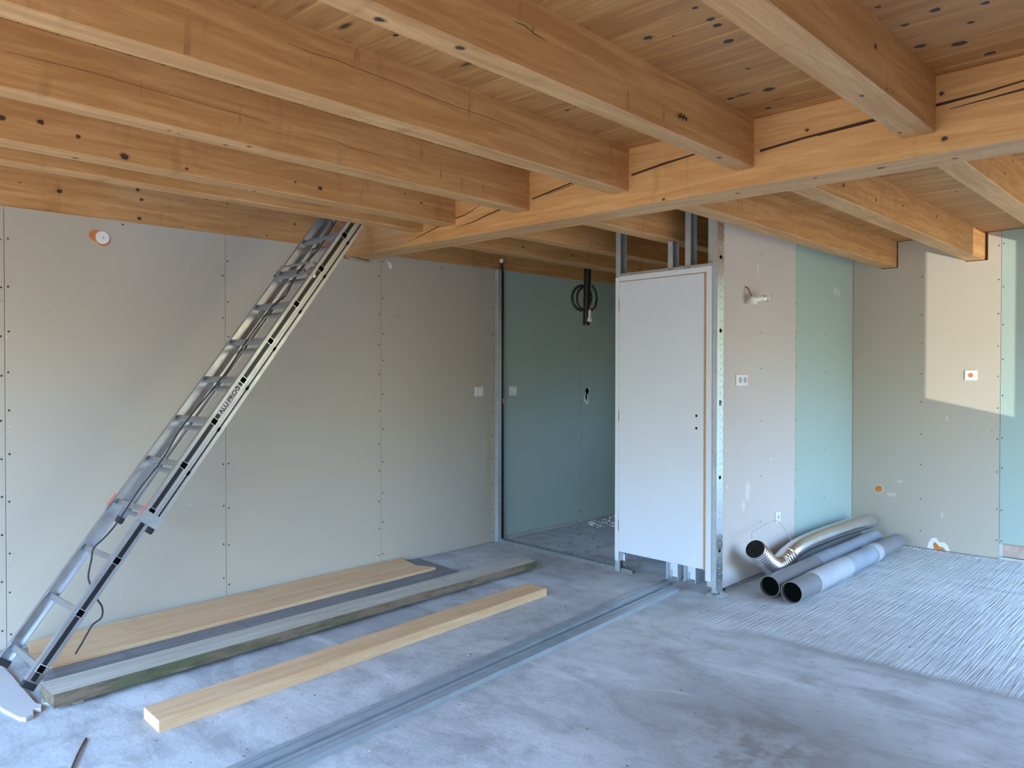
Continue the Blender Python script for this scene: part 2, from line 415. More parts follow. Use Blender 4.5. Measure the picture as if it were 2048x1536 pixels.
def joist(x0, x1, ya, yb, label, ya1=None, yb1=None, grp=None, marks=(), z0=JZ):
    """ya..yb at x0, ya1..yb1 at x1"""
    ya1 = ya if ya1 is None else ya1; yb1 = yb if yb1 is None else yb1; c = .005; m = MB(); vs = []
    for X, a, b in ((x0, ya, yb), (x1, ya1, yb1)):
        vs += [(X, a+c, z0), (X, b-c, z0), (X, b, z0+c), (X, b, ZC-.0005), (X, a, ZC-.0005), (X, a, z0+c)]
    m.add(vs, [(5, 4, 3, 2, 1, 0), (6, 7, 8, 9, 10, 11)] + [(i, (i+1) % 6, (i+1) % 6+6, i+6) for i in range(6)])
    return obj('ceiling_joist', m, PINE_X, label=label, cat='joist', group=grp)
G1, G2 = 'joists on the near side of the main beam', 'joists on the far side of the main beam'
X1 = 3.3695; X0 = XB+.001
# skewed ones run out along their measured lines
joist(X0, X1, 4.07, 4.20, 'pine joist the top of the ladder disappears behind, nearest the long beige wall', 3.975, 4.075, G1)
joist(X0, X1, 3.69, 3.81, 'darker knotty pine joist just in front of the one beside the ladder', 3.66, 3.782, G1)
joist(X0, X1, 2.985, 3.10, 'smooth orange pine joist with a long fine check, third from the ladder', 3.028, 3.138, G1)
joist(X0, X1, 2.305, 2.41, 'large pine joist with dark vertical drip stains, meeting the beam left of its middle', 2.335, 2.444, G1)
joist(X0, X1, 1.618, 1.722, 'pine joist with a short black scribble near its beam end', 1.645, 1.738, G1)
joist(X0, X1, .90, 1.025, 'broad pine joist at the upper right, nearest the camera, with one oval knot', .888, 1.015, G1)
GH = 'joists hidden past the right edge'
for ya, tx in ((.19, 'first joist past the nearest broad joist, almost overhead'), (-.52, 'second joist past the nearest broad joist, overhead behind')): joist(X0, X1, ya, ya+.115, tx, None, None, GH)
XE = XW+.075
joist(3.5805, XE, 4.16, 4.30, 'pine joist behind the beam that the hanging black conduit hangs beside', None, None, G2)
joist(3.5805, XE, 3.60, 3.72, 'pine joist behind the beam passing over the left door stud', 3.575, 3.70, G2)
joist(3.5805, XE, 2.945, 3.07, 'pine joist behind the beam seen through the studs above the white door', 2.925, 3.045, G2)
joist(3.5805, XE, 2.252, 2.385, 'pine joist running to the far wall over the pinkish panel with the bulb', 2.238, 2.358, G2)
joist(3.5805, XE, 1.60, 1.725, 'pine joist notched into the far wall beside the beige and green panel seam', 1.56, 1.69, G2)
joist(3.5805, XE, .915, 1.035, 'pine joist behind the beam cut off by the right edge of the picture', .89, 1.01, G2)
for ya, tx in ((.2, 'joist over the added patio opening side, first past the cut-off one'), (-.5, 'joist over the added patio opening side, second past the cut-off one')): joist(3.5805, XE, ya, ya+.115, tx, None, None, GH)
obj('wall_plate', MB().cbox(X0, 4.8745, 2.37, 3.36, 4.884, ZC, .002, 0), PINE_X, label='knotty pine wall plate on top of the long beige wall, near side of beam', cat='beam')
obj('wall_plate', MB().cbox(3.59, 4.8745, 2.37, XW+.07, 4.884, ZC, .002, 0), PINE_X, label='pine wall plate above the dark green panels beyond the main beam', cat='beam')
RNG = random.Random(21)
KNOT = plain('dark_knot', (.055, .030, .014), .7, 0, .3, 90); KNOTR = plain('knot_halo', (.42, .21, .08), .7, 0, .2, 60); DRIP = plain('drip_stain', (.44, .22, .08), .7, 0, .25, 20)
def blob(m, c, u, v, n, a, b, th):
    c, u, v, n = map(Vector, (c, u, v, n)); K = 11; vs = []; k0 = [RNG.uniform(.82, 1.15) for _ in range(K)]
    for t_ in (0, th):
        for k in range(K):
            q = 2*math.pi*k/K; vs.append(c + u*math.cos(q)*a*k0[k] + v*math.sin(q)*b*k0[k] + n*t_)
    m.add(vs, [list(range(K))[::-1], list(range(K, 2*K))] + [(i, (i+1) % K, (i+1) % K+K, i+K) for i in range(K)])
def knots(parent, kn, plane):
    """plane 'side': points (x,z,r) on the face toward -y at y=fn(x); 'bottom': (x,y,r) at z"""
    a = MB(); h = MB(); kind, val = plane
    for p, q, r in kn:
        if kind == 'side': c, u, v, n = (p, val(p) if callable(val) else val, q), (1, 0, 0), (0, 0, 1), (0, -1, 0)
        elif kind == 'face': c, u, v, n = (val, p, q), (0, 1, 0), (0, 0, 1), (-1, 0, 0)
        else: c, u, v, n = (p, q, val), (1, 0, 0), (0, 1, 0), (0, 0, -1)
        if kind == 'bottomy': u, v = (0, 1, 0), (1, 0, 0)
        blob(h, c, u, v, n, r*1.7, r*1.25, .0003); blob(a, Vector(c)+Vector(n)*.0003, u, v, n, r*1.05, r*.85, .0003)
    obj('knot_halos', h, KNOTR, parent, kind='stuff'); obj('knots', a, KNOT, parent, kind='stuff')
def lin(xa, ya, xb, yb): return lambda x_: ya+(yb-ya)*(x_-xa)/(xb-xa)
JJ = [o for o in COL.objects if o.name.startswith('ceiling_joist')]
sideC = lin(X0, 3.69, X1, 3.66); sideB = lin(X0, 2.985, X1, 3.028); sideA = lin(X0, 2.305, X1, 2.335); sideE = lin(X0, 1.618, X1, 1.645); sideF = lin(X0, .90, X1, .888)
knots(JJ[1], [(.894, 2.538, .012), (1.032, 2.554, .012), (1.176, 2.524, .009), (1.366, 2.478, .016), (1.648, 2.476, .007), (2.379, 2.51, .012), (2.227, 2.517, .006), (2.963, 2.58, .005), (3.091, 2.546, .006)], ('side', sideC))
knots(JJ[1], [(1.19, 3.755, .012), (2.037, 3.749, .008)], ('bottom', JZ))
knots(JJ[2], [(1.306, 3.061, .006), (1.347, 3.071, .005), (1.548, 3.083, .009), (1.626, 3.034, .009)], ('bottom', JZ))
knots(JJ[4], [(1.284, 1.695, .014), (1.556, 1.67, .013), (3.114, 1.68, .011)], ('bottom', JZ))
knots(JJ[5], [(2.687, 2.578, .010), (2.799, 2.468, .004), (2.859, 2.474, .004)], ('side', sideF))
knots(JJ[5], [(3.274, .99, .007), (2.754, .955, .008)], ('bottom', JZ))
knots(JJ[8], [(4.555, 2.51, .010), (5.175, 2.51, .010)], ('side', 4.16))
s13 = lin(3.58, 1.60, XE, 1.56); s14 = lin(3.58, .915, XE, .89)
knots(JJ[12], [(4.324, 2.53, .013), (4.823, 2.53, .010), (5.297, 2.572, .009), (6.015, 2.61, .010)], ('side', s13))
knots(JJ[13], [(4.681, 2.542, .009), (4.843, 2.535, .005), (4.868, 2.643, .006)], ('side', s14))
knots(beam, [(.868, 2.597, .008), (.856, 2.42, .011), (1.399, 2.569, .008), (2.124, 2.378, .007)], ('face', 3.37))
knots(beam, [(3.447, 1.115, .014), (3.463, 1.772, .010), (3.42, 1.382, .008), (3.497, .85, .009)], ('bottomy', 2.368))
def checks(parent, pts, side, w=.0016, mat=None):
    m = MB(); vs = []; n = len(pts)
    for i, (x_, z_) in enumerate(pts):
        ww = w*(.4 if i in (0, n-1) else 1); y_ = side(x_) if callable(side) else side
        vs += [(x_, y_-.0004, z_-ww), (x_, y_-.0004, z_+ww), (x_, y_+.001, z_-ww), (x_, y_+.001, z_+ww)]
    fs = [(0, 1, 3, 2), (4*n-4, 4*n-2, 4*n-1, 4*n-3)]
    for i in range(n-1):
        a, b = 4*i, 4*i+4; fs += [(a, b, b+1, a+1), (a+1, b+1, b+3, a+3), (a+2, a+3, b+3, b+2), (a, a+2, b+2, b)]
    m.add(vs, fs); obj('check_line', m, mat or CHECK, parent)
CHECK = plain('fine_check', (.22, .10, .04), .9)
checks(JJ[3], [(1.383, 2.599), (1.476, 2.594), (1.574, 2.6), (1.656, 2.596), (1.85, 2.592), (1.974, 2.586), (2.154, 2.582), (2.356, 2.581), (2.514, 2.579)], sideA)
checks(JJ[2], [(.742, 2.571), (.869, 2.573), (1.013, 2.577), (1.175, 2.572), (1.398, 2.569), (1.577, 2.567), (1.713, 2.563)], sideB, .0014)
checks(JJ[2], [(1.854, 2.562), (2.045, 2.558), (2.12, 2.545), (2.25, 2.548), (2.36, 2.535)], sideB, .0012)
checks(JJ[4], [(1.75, 2.58), (1.80, 2.583), (1.84, 2.572), (1.90, 2.568)], sideE, .0016, CRACK)
def drips(parent, lst, side):
    m = MB()
    for x_, z0_, z1_, w in lst:
        y_ = side(x_) if callable(side) else side
        m.prism([(x_-w*.5, z0_), (x_+w*.4, z0_+.004), (x_+w*.55, (z0_+z1_)/2), (x_+w*.3, z1_), (x_-w*.2, z1_-.006), (x_-w*.45, (z0_+z1_)/2)], 1, y_-.0003, y_+.001, 0, 2)
    obj('drip_stains', m, DRIP, parent, kind='stuff')
drips(JJ[3], [(1.045, 2.456, 2.60, .022), (.90, 2.56, 2.66, .012), (1.66, 2.60, 2.672, .028), (1.472, 2.54, 2.58, .010), (2.22, 2.53, 2.672, .012), (2.235, 2.60, 2.66, .008)], sideA)
drips(JJ[2], [(1.18, 2.53, 2.60, .008), (1.575, 2.53, 2.60, .010), (2.55, 2.575, 2.66, .012), (2.68, 2.50, 2.60, .010), (2.83, 2.46, 2.54, .014), (2.99, 2.47, 2.54, .012)], sideB)
drips(JJ[4], [(1.545, 2.60, 2.66, .022), (1.775, 2.59, 2.65, .012), (1.838, 2.575, 2.64, .014), (2.36, 2.46, 2.54, .02), (2.43, 2.46, 2.49, .012), (2.60, 2.46, 2.545, .018)], sideE)
drips(JJ[11], [(4.45, 2.48, 2.58, .010), (4.62, 2.50, 2.60, .010), (5.30, 2.46, 2.53, .008)], lin(3.58, 2.252, XE, 2.238))
knots(ceil, PLK, ('bottomy', ZC))
knots(COL.objects['wall_plate'], [(1.269, 2.545, .004), (1.462, 2.531, .014), (1.888, 2.612, .010), (1.912, 2.557, .009), (1.897, 2.441, .011), (2.457, 2.622, .005), (2.956, 2.556, .008), (2.741, 2.449, .005), (2.318, 2.627, .006)], ('side', 4.8745))
# small pencil scribble on a joist side, bits of plaster on undersides
scr = MB()
for k, (dx, dz) in enumerate(((0, 0), (.012, .006), (.024, -.003), (.036, .007), (.05, .0))):
    scr.box(2.705+dx, 1.6325, 2.520+dz-.007, 2.709+dx, 1.6345, 2.520+dz+.012)
scr.box(2.70, 1.6325, 2.521, 2.762, 1.6345, 2.525)
bpy.data.objects['ceiling_joist.004'] and obj('pencil_mark', scr, INK, bpy.data.objects['ceiling_joist.004'])

# ---- plasterboard helper
SCR = {}
def panel_y(parent, x0, x1, z0, ztop0, ztop1, y, mat, notches=(), th=.0125, back=False):
    """board in the plane y, thickness th away from the room; notches: (xa, xb, z)"""
    top = [(x1, ztop1)]
    for xa, xb, z in sorted(notches, reverse=True):
        top += [(xb, ztop1), (xb, z), (xa, z), (xa, ztop1)]
    top += [(x0, ztop0)]
    m = MB(); m.prism([(x0, z0), (x1, z0)] + top, 1, y, y+th, 0, 2)
    return obj('plasterboard', m, mat, parent, bevel=0)
def panel_x(parent, y0, y1, z0, z1, x, mat, notches=(), th=.0125):
    top = [(y1, z1)]
    for ya, yb, z in sorted(notches, reverse=True):
        top += [(yb, z1), (yb, z), (ya, z), (ya, z1)]
    top += [(y0, z1)]
    m = MB(); m.prism([(y0, z0), (y1, z0)] + top, 0, x, x+th, 1, 2)
    return obj('plasterboard', m, mat, parent)
g = .0015
ztop = lambda X: 2.393+.0092*X
xs = [XB, -.06, 1.19]
for a, b in zip(xs, xs[1:]): panel_y(wl, a+g, b-g, .01, ztop(a), ztop(b), YL, PB)
panel_y(wl, 1.19+g, 2.44-g, .01, ztop(1.19), ztop(2.44), YL, PB)
panel_y(wl, 2.44+g, 3.703-g, .01, ztop(2.44), ztop(3.70), YL, PB, [(3.362, 3.588, 2.360)])
panel_y(wl, 3.703+g, 4.955-g, .01, ztop(3.70), ztop(4.95), YL, PB)
panel_y(wl, 4.96, 6.20-g, .032, ztop(4.95), ztop(6.2), YL, PBG)
panel_y(wl, 6.20+g, XW-.002, .012, ztop(6.2), ztop(7.3), YL, PBG)
# far wall boards
panel_x(wf, YR+.01, .19-g, .13, ZC-.004, XW, PBG)
panel_x(wf, .19+g, 1.44-g, .13, ZC-.004, XW, PBG, [(.878, 1.02, 2.445)])
panel_x(wf, 1.44+g, 2.608, .004, ZC-.004, XW, PB, [(1.535, 1.70, 2.444), (2.228, 2.366, 2.444)])
panel_x(wf, 2.72, 3.2, .01, ZC-.004, XW, PB, [(2.915, 3.06, 2.44)])
panel_x(wf, 3.2+g, 3.75-g, .01, 1.08, XW, PB)
panel_x(wf, 3.2+g, 3.75-g, 2.0, ZC-.004, XW, PB, [(3.565, 3.72, 2.44)])
panel_x(wf, 3.75+g, YL-.002, .01, ZC-.004, XW, PB, [(4.15, 4.31, 2.44)])
frame('added_window_3', 3.2, 3.75, 1.08, 2.0, XW+.24, 'x', [])  # unseen corridor window, added to light the green wall behind the door
obj('brick', MB().box(XW+.014, .30, .022, XW+.06, 1.425, .128), BRICK, wf)
obj('sole_plate', MB().box(XW-.004, .25, 0, XW+.012, 1.44, .018), ZINC, wf)
obj('stud_foot', MB().box(XW+.002, 1.412, .02, XW+.012, 1.44, .128), ZINC, wf)

# partition wall with the socket: boards both sides of a metal stud core
ws = obj('wall_socket_side', MB().box(4.892, YS+.013, .02, XW-.003, YS+.10, ZC-.002), SHELLM, kind='structure')
panel_y(ws, 4.886, 6.092-g, .022, ZC-.003, ZC-.003, YS, PBP)
panel_y(ws, 6.092+g, XW-.002, .02, ZC-.003, ZC-.003, YS, PBG)
panel_y(ws, 4.892, XW-.004, .02, ZC-.003, ZC-.003, YS+.10, PBG)
ft = MB(); ft.box(4.93, YS-.012, 0, XW-.01, YS+.10, .004).box(4.93, YS-.012, .004, XW-.01, YS-.010, .024)
obj('trim_floor_track', ft, ZINC, kind='structure')

# ---- screws
def screws(parent, pts, nrm, name='screw_heads'):
    m = MB()
    for p in pts: m.disc(p, nrm, .0052+random.random()*.001, .0006, 8)
    obj(name, m, SCREW, parent, kind='stuff')
pts = []
for sx_ in (1.19, 2.44, 3.703, 4.955):
    for d in (-.018, .018):
        z = .08+random.random()*.1
        while z < 2.38: pts.append((sx_+d+random.uniform(-.003, .003), YL-.0004, z)); z += random.uniform(.2, .3)
for sx_ in (6.2,):
    for d in (-.016, .016):
        z = .12
        while z < 2.4: pts.append((sx_+d, YL-.0004, z)); z += random.uniform(.25, .4)
for xx in (1.8, 3.07, 4.33, 5.25, 5.6): pts.append((xx, YL-.0004, 2.39))
screws(wl, pts, (0, -1, 0))
pts = []
for sx_ in (4.90, 5.48, 6.08, 6.105, 6.7):
    z = .12
    while z < 2.4: pts.append((sx_, YS-.0004, z)); z += random.uniform(.24, .42)
screws(ws, pts, (0, -1, 0))
pts = []
for sy_ in (1.425, 1.458, 2.03, .82):
    z = .15
    while z < 2.6: pts.append((XW-.0004, sy_, z)); z += random.uniform(.24, .36)
screws(wf, pts, (-1, 0, 0))

# ------------------------------------------------------------------ door partition (local frame: s along, d depth)
TH = -math.atan2(.06, .85)
PO = Vector((4.80, 2.60, 0))
cu, su = math.cos(TH), math.sin(TH)
def L(s, d, z): return (PO.x + d*cu - s*su, PO.y + d*su + s*cu, z)
class LB(MB):
    def lb(self, s0, d0, z0, s1, d1, z1):
        return self.hexa([L(s0,d0,z0), L(s0,d1,z0), L(s1,d1,z0), L(s1,d0,z0), L(s0,d0,z1), L(s0,d1,z1), L(s1,d1,z1), L(s1,d0,z1)])
t = .0012
def cstud(label, s_web, s_open, z0, z1, mat=STUD, dd=(0, .075), name='metal_stud', grp=None):
    m = LB(); a, b = sorted((s_web, s_open)); d0, d1 = dd
    m.lb(a, d0, z0, b, d0+t, z1); m.lb(a, d1-t, z0, b, d1, z1)
    w0, w1 = (s_web-t, s_web) if s_web > s_open else (s_web, s_web+t)
    m.lb(w0, d0+t, z0, w1, d1-t, z1)
    e = s_open; q = .006 if s_web > s_open else -.006
    m.lb(min(e, e+t*(1 if q > 0 else -1)), d0+t, z0, max(e, e+t*(1 if q > 0 else -1)), d0+.008, z1)
    return obj(name, m, mat, label=label, cat='metal stud', group=grp)
s0 = cstud('tall galvanised stud on the hinge side of the white door', .886, .842, .004, ZC-.002)
s1 = cstud('short galvanised stud above the door, ending under a joist', .408, .366, 2.252, JZ-.002)
s2 = cstud('galvanised stud above the door that passes beside a joist to the ceiling', .262, .216, 2.252, ZC-.002)
obj('header_track', LB().lb(.036, 0, 2.236, .84, .075, 2.2378).lb(.036, 0, 2.2378, .84, .0012, 2.262).lb(.036, .0738, 2.2378, .84, .075, 2.262), STUD,
    label='horizontal galvanised track directly above the white door frame', cat='metal track')
for q, so in ((.39, s1), (.24, s2)):
    obj('rivet', MB().disc(L(q, -.0002, 2.249), (-1, 0, 0), .005, .002, 8), ZINCB, so)
# corner post with punched web facing the room
cp = thing('corner_post', 'bright punched steel corner post between white door and pinkish panel', 'metal stud', L(.0, .04, 0))
obj('post_profile', LB().lb(0, 0, .012, .0012, .078, ZC-.002).lb(.0012, .0768, .012, .034, .078, ZC-.002), ZINCB, cp)
obj('post_flange', LB().lb(.0012, 0, .012, .036, .0012, ZC-.002), STUD, cp)  # same steel as the web, greyer to paint its shaded side
hol = LB(); kn = LB()
for z in (2.30, 1.80, .80, .30): obj('punched_hole', MB().disc(L(-.0003, .040, z), (su, -cu, 0), .014, .0006, 16), DARK, cp)  # flat black discs painted on the web in place of cut holes
obj('punched_hole', LB().lb(-.001, .027, 1.29, -.0002, .053, 1.325), CHIPS, cp)
z = .05
while z < 2.62:
    kn.lb(-.0022, .030, z, -.0001, .050, z+.004); z += .042
    if abs(z-1.3) < .05 or abs(z-1.8) < .03: z += .03
z = .06
while z < 2.6: kn.lb(-.0016, .066, z, -.0001, .070, z+.02); z += .075
obj('embossed_ridges', kn, STUD, cp, kind='stuff')
fb = LB().lb(-.075, -.05, 0, -.006, .06, .003).lb(-.075, .03, .003, -.012, .032, .02).lb(.02, -.04, 0, .05, .02, .012)
obj('foot_bracket', fb, ZINC, cp)

# post at the left end, against the beige wall
lp = thing('wall_end_stud', 'dark galvanised stud where beige wall meets green panels', 'metal stud', (4.98, 4.85, 0))
obj('stud_profile', MB().box(4.958, 4.822, .004, 4.9592, 4.870, 2.435).box(4.9592, 4.8688, .004, 5.0, 4.870, 2.435).box(4.9592, 4.822, .004, 4.998, 4.8232, 2.435).box(4.9968, 4.8232, .004, 4.998, 4.835, 2.435), STUD, lp)
pp = thing('black_pipe', 'thin black pipe with white cap beside the green panels', 'pipe', (5.014, 4.80, 0))
obj('pipe_body', MB().tube([(5.026, 4.845, .03), (5.026, 4.845, 2.44), (5.022, 4.845, 2.50)], .0135, 12), BLACK, pp, smooth=True)
obj('pipe_sleeve', MB().box(4.999, 4.835, .03, 5.04, 4.866, 2.425), DARK, pp)  # not a sleeve: near-black box painting the shade of the stud slot
obj('end_cap', MB().tube([(5.022, 4.845, 2.495), (5.022, 4.845, 2.515), (5.022, 4.845, 2.530)], .016, 10, rr=[.013, .018, .020]), WHITEP, pp, smooth=True)
obj('orange_tag', MB().box(5.02, 4.828, 1.24, 5.035, 4.8305, 1.285), ORANGE, pp)

# floor track of the partition
A0, A1 = Vector((4.868, 3.33, 0)), Vector((4.985, 4.835, 0)); dn = Vector((A1-A0).normalized()); pn = Vector((dn.y, -dn.x, 0))
ftm = MB()
def trk(o0, o1, z0, z1):
    p = [A0+pn*o0, A0+pn*o1, A1+pn*o1, A1+pn*o0]
    ftm.hexa([(q.x, q.y, z0) for q in p] + [(q.x, q.y, z1) for q in p])
trk(0, .05, 0, .0015); trk(0, .0014, .0015, .03); trk(.0486, .05, .0015, .03)
obj('trim_partition_track', ftm, ZINC, kind='structure')

# ---- the door
door = obj('door_1', LB().lb(.0935, -.020, .162, .835, .020, 2.196), WHITE, kind='structure', bevel=.0015)
obj('casing', LB().lb(.036, -.019, .088, .0765, -.0005, 2.242), WHITE, door, bevel=.001)
obj('casing', LB().lb(.837, -.019, .088, .874, -.0005, 2.232), WHITE, door, bevel=.001)
obj('casing', LB().lb(.076, -.019, 2.202, .837, -.0005, 2.240), WHITE, door, bevel=.001)
obj('raw_edge', LB().lb(.079, -.0205, .160, .0925, .018, 2.197), RAWMDF, door)
obj('raw_edge', LB().lb(.0925, -.0175, 2.197, .835, .018, 2.2005), RAWMDF, door)
obj('jamb_lining', LB().lb(.836, .001, .088, .841, .09, 2.20).lb(.052, .001, .088, .072, .09, 2.20), WHITE, door)
for z in (2.02, 1.19, .36):
    h = obj('hinge', LB().lb(.8345, -.0225, z-.04, .8375, -.0202, z+.04).lb(.838, -.0225, z-.042, .8395, -.0192, z+.042), BRASS, door)
for z in (1.216, 1.13):
    obj('handle_hole', MB().disc(L(.150, -.0203, z), (-1, su, 0), .0095, .0006, 14), CHIPS, door)
    obj('handle_hole', MB().disc(L(.147, -.0210, z), (-1, su, 0), .0065, .0006, 12), DARK, door)
obj('blue_sticker', LB().lb(.815, .03, .135, .832, .032, .165), BLUE, door)
obj('white_sticker', LB().lb(.815, .03, .085, .832, .032, .135), WHITEP, door)

# white channel lengths standing behind the door
def channel(cx, cy, label, ht):
    c = thing('white_channel', label, 'plastic profile', (cx, cy, 0), 'white channel lengths behind the door')
    w, d = .095, .05
    obj('channel_web', MB().box(cx+.0, cy-w/2, 0.01, cx+.003, cy+w/2, ht), WHITE, c)
    obj('channel_side', MB().box(cx-d, cy+w/2-.004, .0, cx, cy+w/2, ht), WHITE, c)
    obj('channel_side', MB().box(cx-d, cy-w/2, .0, cx, cy-w/2+.004, ht), WHITE, c)
    obj('channel_clip', MB().box(cx-.006, cy+w/2-.02, .0, cx-.0005, cy+w/2-.012, .06), GREYP, c)
    obj('channel_clip', MB().box(cx-.006, cy-w/2+.010, .0, cx-.0005, cy-w/2+.018, .06), GREYP, c)
channel(4.995, 3.035, 'white channel length standing behind the door, the one nearer the hinges', 2.1)
channel(5.015, 2.90, 'white channel length standing behind the door, the one nearer the corner post', 2.1)

# ------------------------------------------------------------------ switches and sockets
def plate_y(name, label, x, y, z, w, h, cat, build):
    t_ = thing(name, label, cat, (x, y, z)); 
    obj('cover_plate', MB().box(x-w/2, y-.010, z-h/2, x+w/2, y-.0003, z+h/2), WHITEP, t_, bevel=.004); build(t_); return t_
def rocker(x, y, z):
    def f(t_):
        obj('rocker', MB().box(x-.020, y-.014, z-.026, x+.026, y-.0102, z+.026), WHITEP, t_, bevel=.001)
        obj('rocker_gap', MB().box(x-.022, y-.0112, z-.029, x+.028, y-.0101, z+.029), GREYP, t_)
    return f
plate_y('light_switch', 'white light switch on the beige wall beside the dark stud', 4.760, YL, 1.350, .098, .082, 'switch', rocker(4.760, YL, 1.350))
plate_y('light_switch', 'white light switch on the green wall beyond the dark stud', 5.194, YL, 1.350, .094, .082, 'switch', rocker(5.194, YL, 1.350))
def wells(x, y, z, offs, r):
    def f(t_):
        for q in offs:
            sw = obj('socket_well', MB().disc((x+q, y-.0101, z), (0, -1, 0), r, .0012, 20), GREYP, t_)
            obj('pin_hole', MB().disc((x+q-.006, y-.0114, z+r*.45), (0, -1, 0), .003, .0006, 8), DARK, sw)
    return f
plate_y('double_socket', 'white double power socket on the pinkish panel', 5.165, YS, 1.462, .168, .080, 'socket', wells(5.165, YS, 1.462, (-.030, .042), .022))
plate_y('single_socket', 'small white socket low on the pinkish panel above the foil duct', 5.770, YS, .405, .088, .080, 'socket', wells(5.770, YS, .405, (0,), .014))
fs = thing('far_switch_plate', 'white square cover plate with orange round opening on far wall', 'switch', (XW, 1.651, 1.499))
obj('cover_plate', MB().box(XW-.010, 1.651-.046, 1.499-.042, XW-.0003, 1.651+.046, 1.499+.042), WHITEP, fs, bevel=.004)
rr_ = obj('raised_ring', MB().disc((XW-.0102, 1.652, 1.499), (-1, 0, 0), .027, .003, 22), WHITEP, fs)
obj('orange_opening', MB().disc((XW-.0134, 1.652, 1.499), (-1, 0, 0), .019, .0006, 20), ORANGE, rr_)

# holes in the boards
def hole_ring(parent, c, nrm, r, mat_in, rim=True):
    if rim: obj('torn_rim', MB().disc(Vector(c), nrm, r*1.12, .0006, 16), GYPS, parent)
    obj('cut_hole', MB().disc(Vector(c)+Vector(nrm)*.0008, nrm, r, .0006, 20), mat_in, parent)
hole_ring(wf, (XW-.0004, 2.376, .478), (-1, 0, 0), .034, ORANGE)
obj('torn_rim', MB().prism([(1.80, .006), (1.815, .05), (1.84, .075), (1.88, .07), (1.905, .105), (1.94, .10), (1.965, .06), (1.975, .006)], 0, XW-.0014, XW-.0004, 1, 2), GYPS, wf)
obj('cut_hole', MB().prism([(1.83, .006), (1.85, .03), (1.88, .035), (1.91, .07), (1.93, .05), (1.92, .006)], 0, XW-.002, XW-.0015, 1, 2), ORANGE, wf)
# torn hole in green wall
obj('torn_rim', MB().prism([(6.255, 1.225), (6.275, 1.215), (6.29, 1.20), (6.325, 1.20), (6.325, 1.25), (6.31, 1.30), (6.345, 1.325), (6.35, 1.36), (6.30, 1.365), (6.27, 1.30), (6.25, 1.26)], 1, YL-.0015, YL-.0004, 0, 2), GYPS, wl)
obj('cut_hole', MB().disc((6.305, YL-.0018, 1.335), (0, -1, 0), .028, .0006, 16, sq=1.0), DARK, wl)
obj('cut_hole', MB().prism([(6.27, 1.275), (6.285, 1.245), (6.297, 1.225), (6.30, 1.26), (6.297, 1.29), (6.32, 1.31), (6.29, 1.315)], 1, YL-.0024, YL-.0018, 0, 2), DARK, wl)
# capped junction hole high on the left wall
cap = thing('junction_cover', 'round white cover over an orange hole high on the beige wall', 'cover plate', (1.684, YL, 2.295))
obj('orange_hole', MB().disc((1.648, YL-.0004, 2.305), (0, -1, 0), .034, .0008, 20), ORANGE, cap)
obj('orange_hole', MB().disc((1.690, YL-.0010, 2.288), (0, -1, 0), .040, .0008, 22), ORANGE, cap)
cd_ = obj('cover_disc', MB().disc((1.686, YL-.0020, 2.297), (0, -1, 0), .037, .004, 26), WHITEP, cap)
obj('cover_screw', MB().disc((1.690, YL-.0062, 2.296), (0, -1, 0), .006, .001, 8), GREYP, cd_)
# loose plaster splash near the beam end
obj('plaster_flake', MB().prism([(3.76, 2.40), (3.775, 2.375), (3.80, 2.37), (3.81, 2.34), (3.795, 2.32), (3.78, 2.335), (3.77, 2.36)], 1, YL-.003, YL-.0004, 0, 2), GYPS, wl)

SM = plain('filler_smear_light', (.66, .62, .585), .9, 0, .05, 20); SMG = plain('filler_smear_green_board', (.50, .54, .50), .9, 0, .05, 20); SMF = plain('filler_smear_beige', (.60, .56, .49), .9, 0, .05, 20)
def smear(par, pts_, ax, lev, mat, nm='filler_smear'):
    obj(nm, MB().prism(pts_, ax, lev-.0012, lev-.0004), mat, par)
def rough_blob(cx_, cz_, a, b, seed):
    r_ = random.Random(seed); K = 16
    return [(cx_+math.cos(2*math.pi*k/K)*a*r_.uniform(.55, 1.15), cz_+math.sin(2*math.pi*k/K)*b*r_.uniform(.6, 1.15)) for k in range(K)]
for q in ((5.27, .66, .05, .09, 1), (5.21, .56, .03, .05, 2), (5.42, 2.28, .02, .05, 3), (5.30, .97, .012, .03, 4), (4.96, .72, .012, .03, 5), (5.65, .86, .02, .012, 6)):
    smear(ws, rough_blob(*q), 1, YS, SM)
smear(ws, [(6.86, 2.20), (7.02, 2.195), (7.03, 2.255), (6.87, 2.265)], 1, YS, SMG)
for q in ((1.83, 1.13, .012, .035, 7), (1.86, .31, .010, .035, 8), (2.27, .44, .05, .02, 9), (2.20, .56, .03, .015, 10), (1.0, .5, .02, .01, 11)):
    smear(wf, rough_blob(*q), 0, XW, SMF)
# lamp holder with a clear bulb on pinkish panel
lh = thing('wall_bulb', 'clear light bulb in a white holder sticking out of the pinkish panel', 'lamp', (5.27, YS, 2.06))
obj('wire', MB().tube([(5.225, YS-.001, 2.13), (5.225, YS-.02, 2.12), (5.222, YS-.035, 2.09), (5.225, YS-.05, 2.06)], .0045, 8), COPPER, lh, smooth=True)
obj('lamp_holder', MB().tube([(5.215, YS-.055, 2.035), (5.225, YS-.055, 2.036), (5.27, YS-.062, 2.044), (5.335, YS-.075, 2.054)], .018, 16, rr=[.010, .021, .022, .019]), WHITEP, lh, smooth=True)
obj('terminal_block', MB().box(5.215, YS-.065, 2.004, 5.275, YS-.040, 2.022), WHITEP, lh)
obj('bulb_collar', MB().tube([(5.335, YS-.075, 2.054), (5.343, YS-.077, 2.0555)], .0185, 16), GREYP, lh, smooth=True)
bp = []; br = []
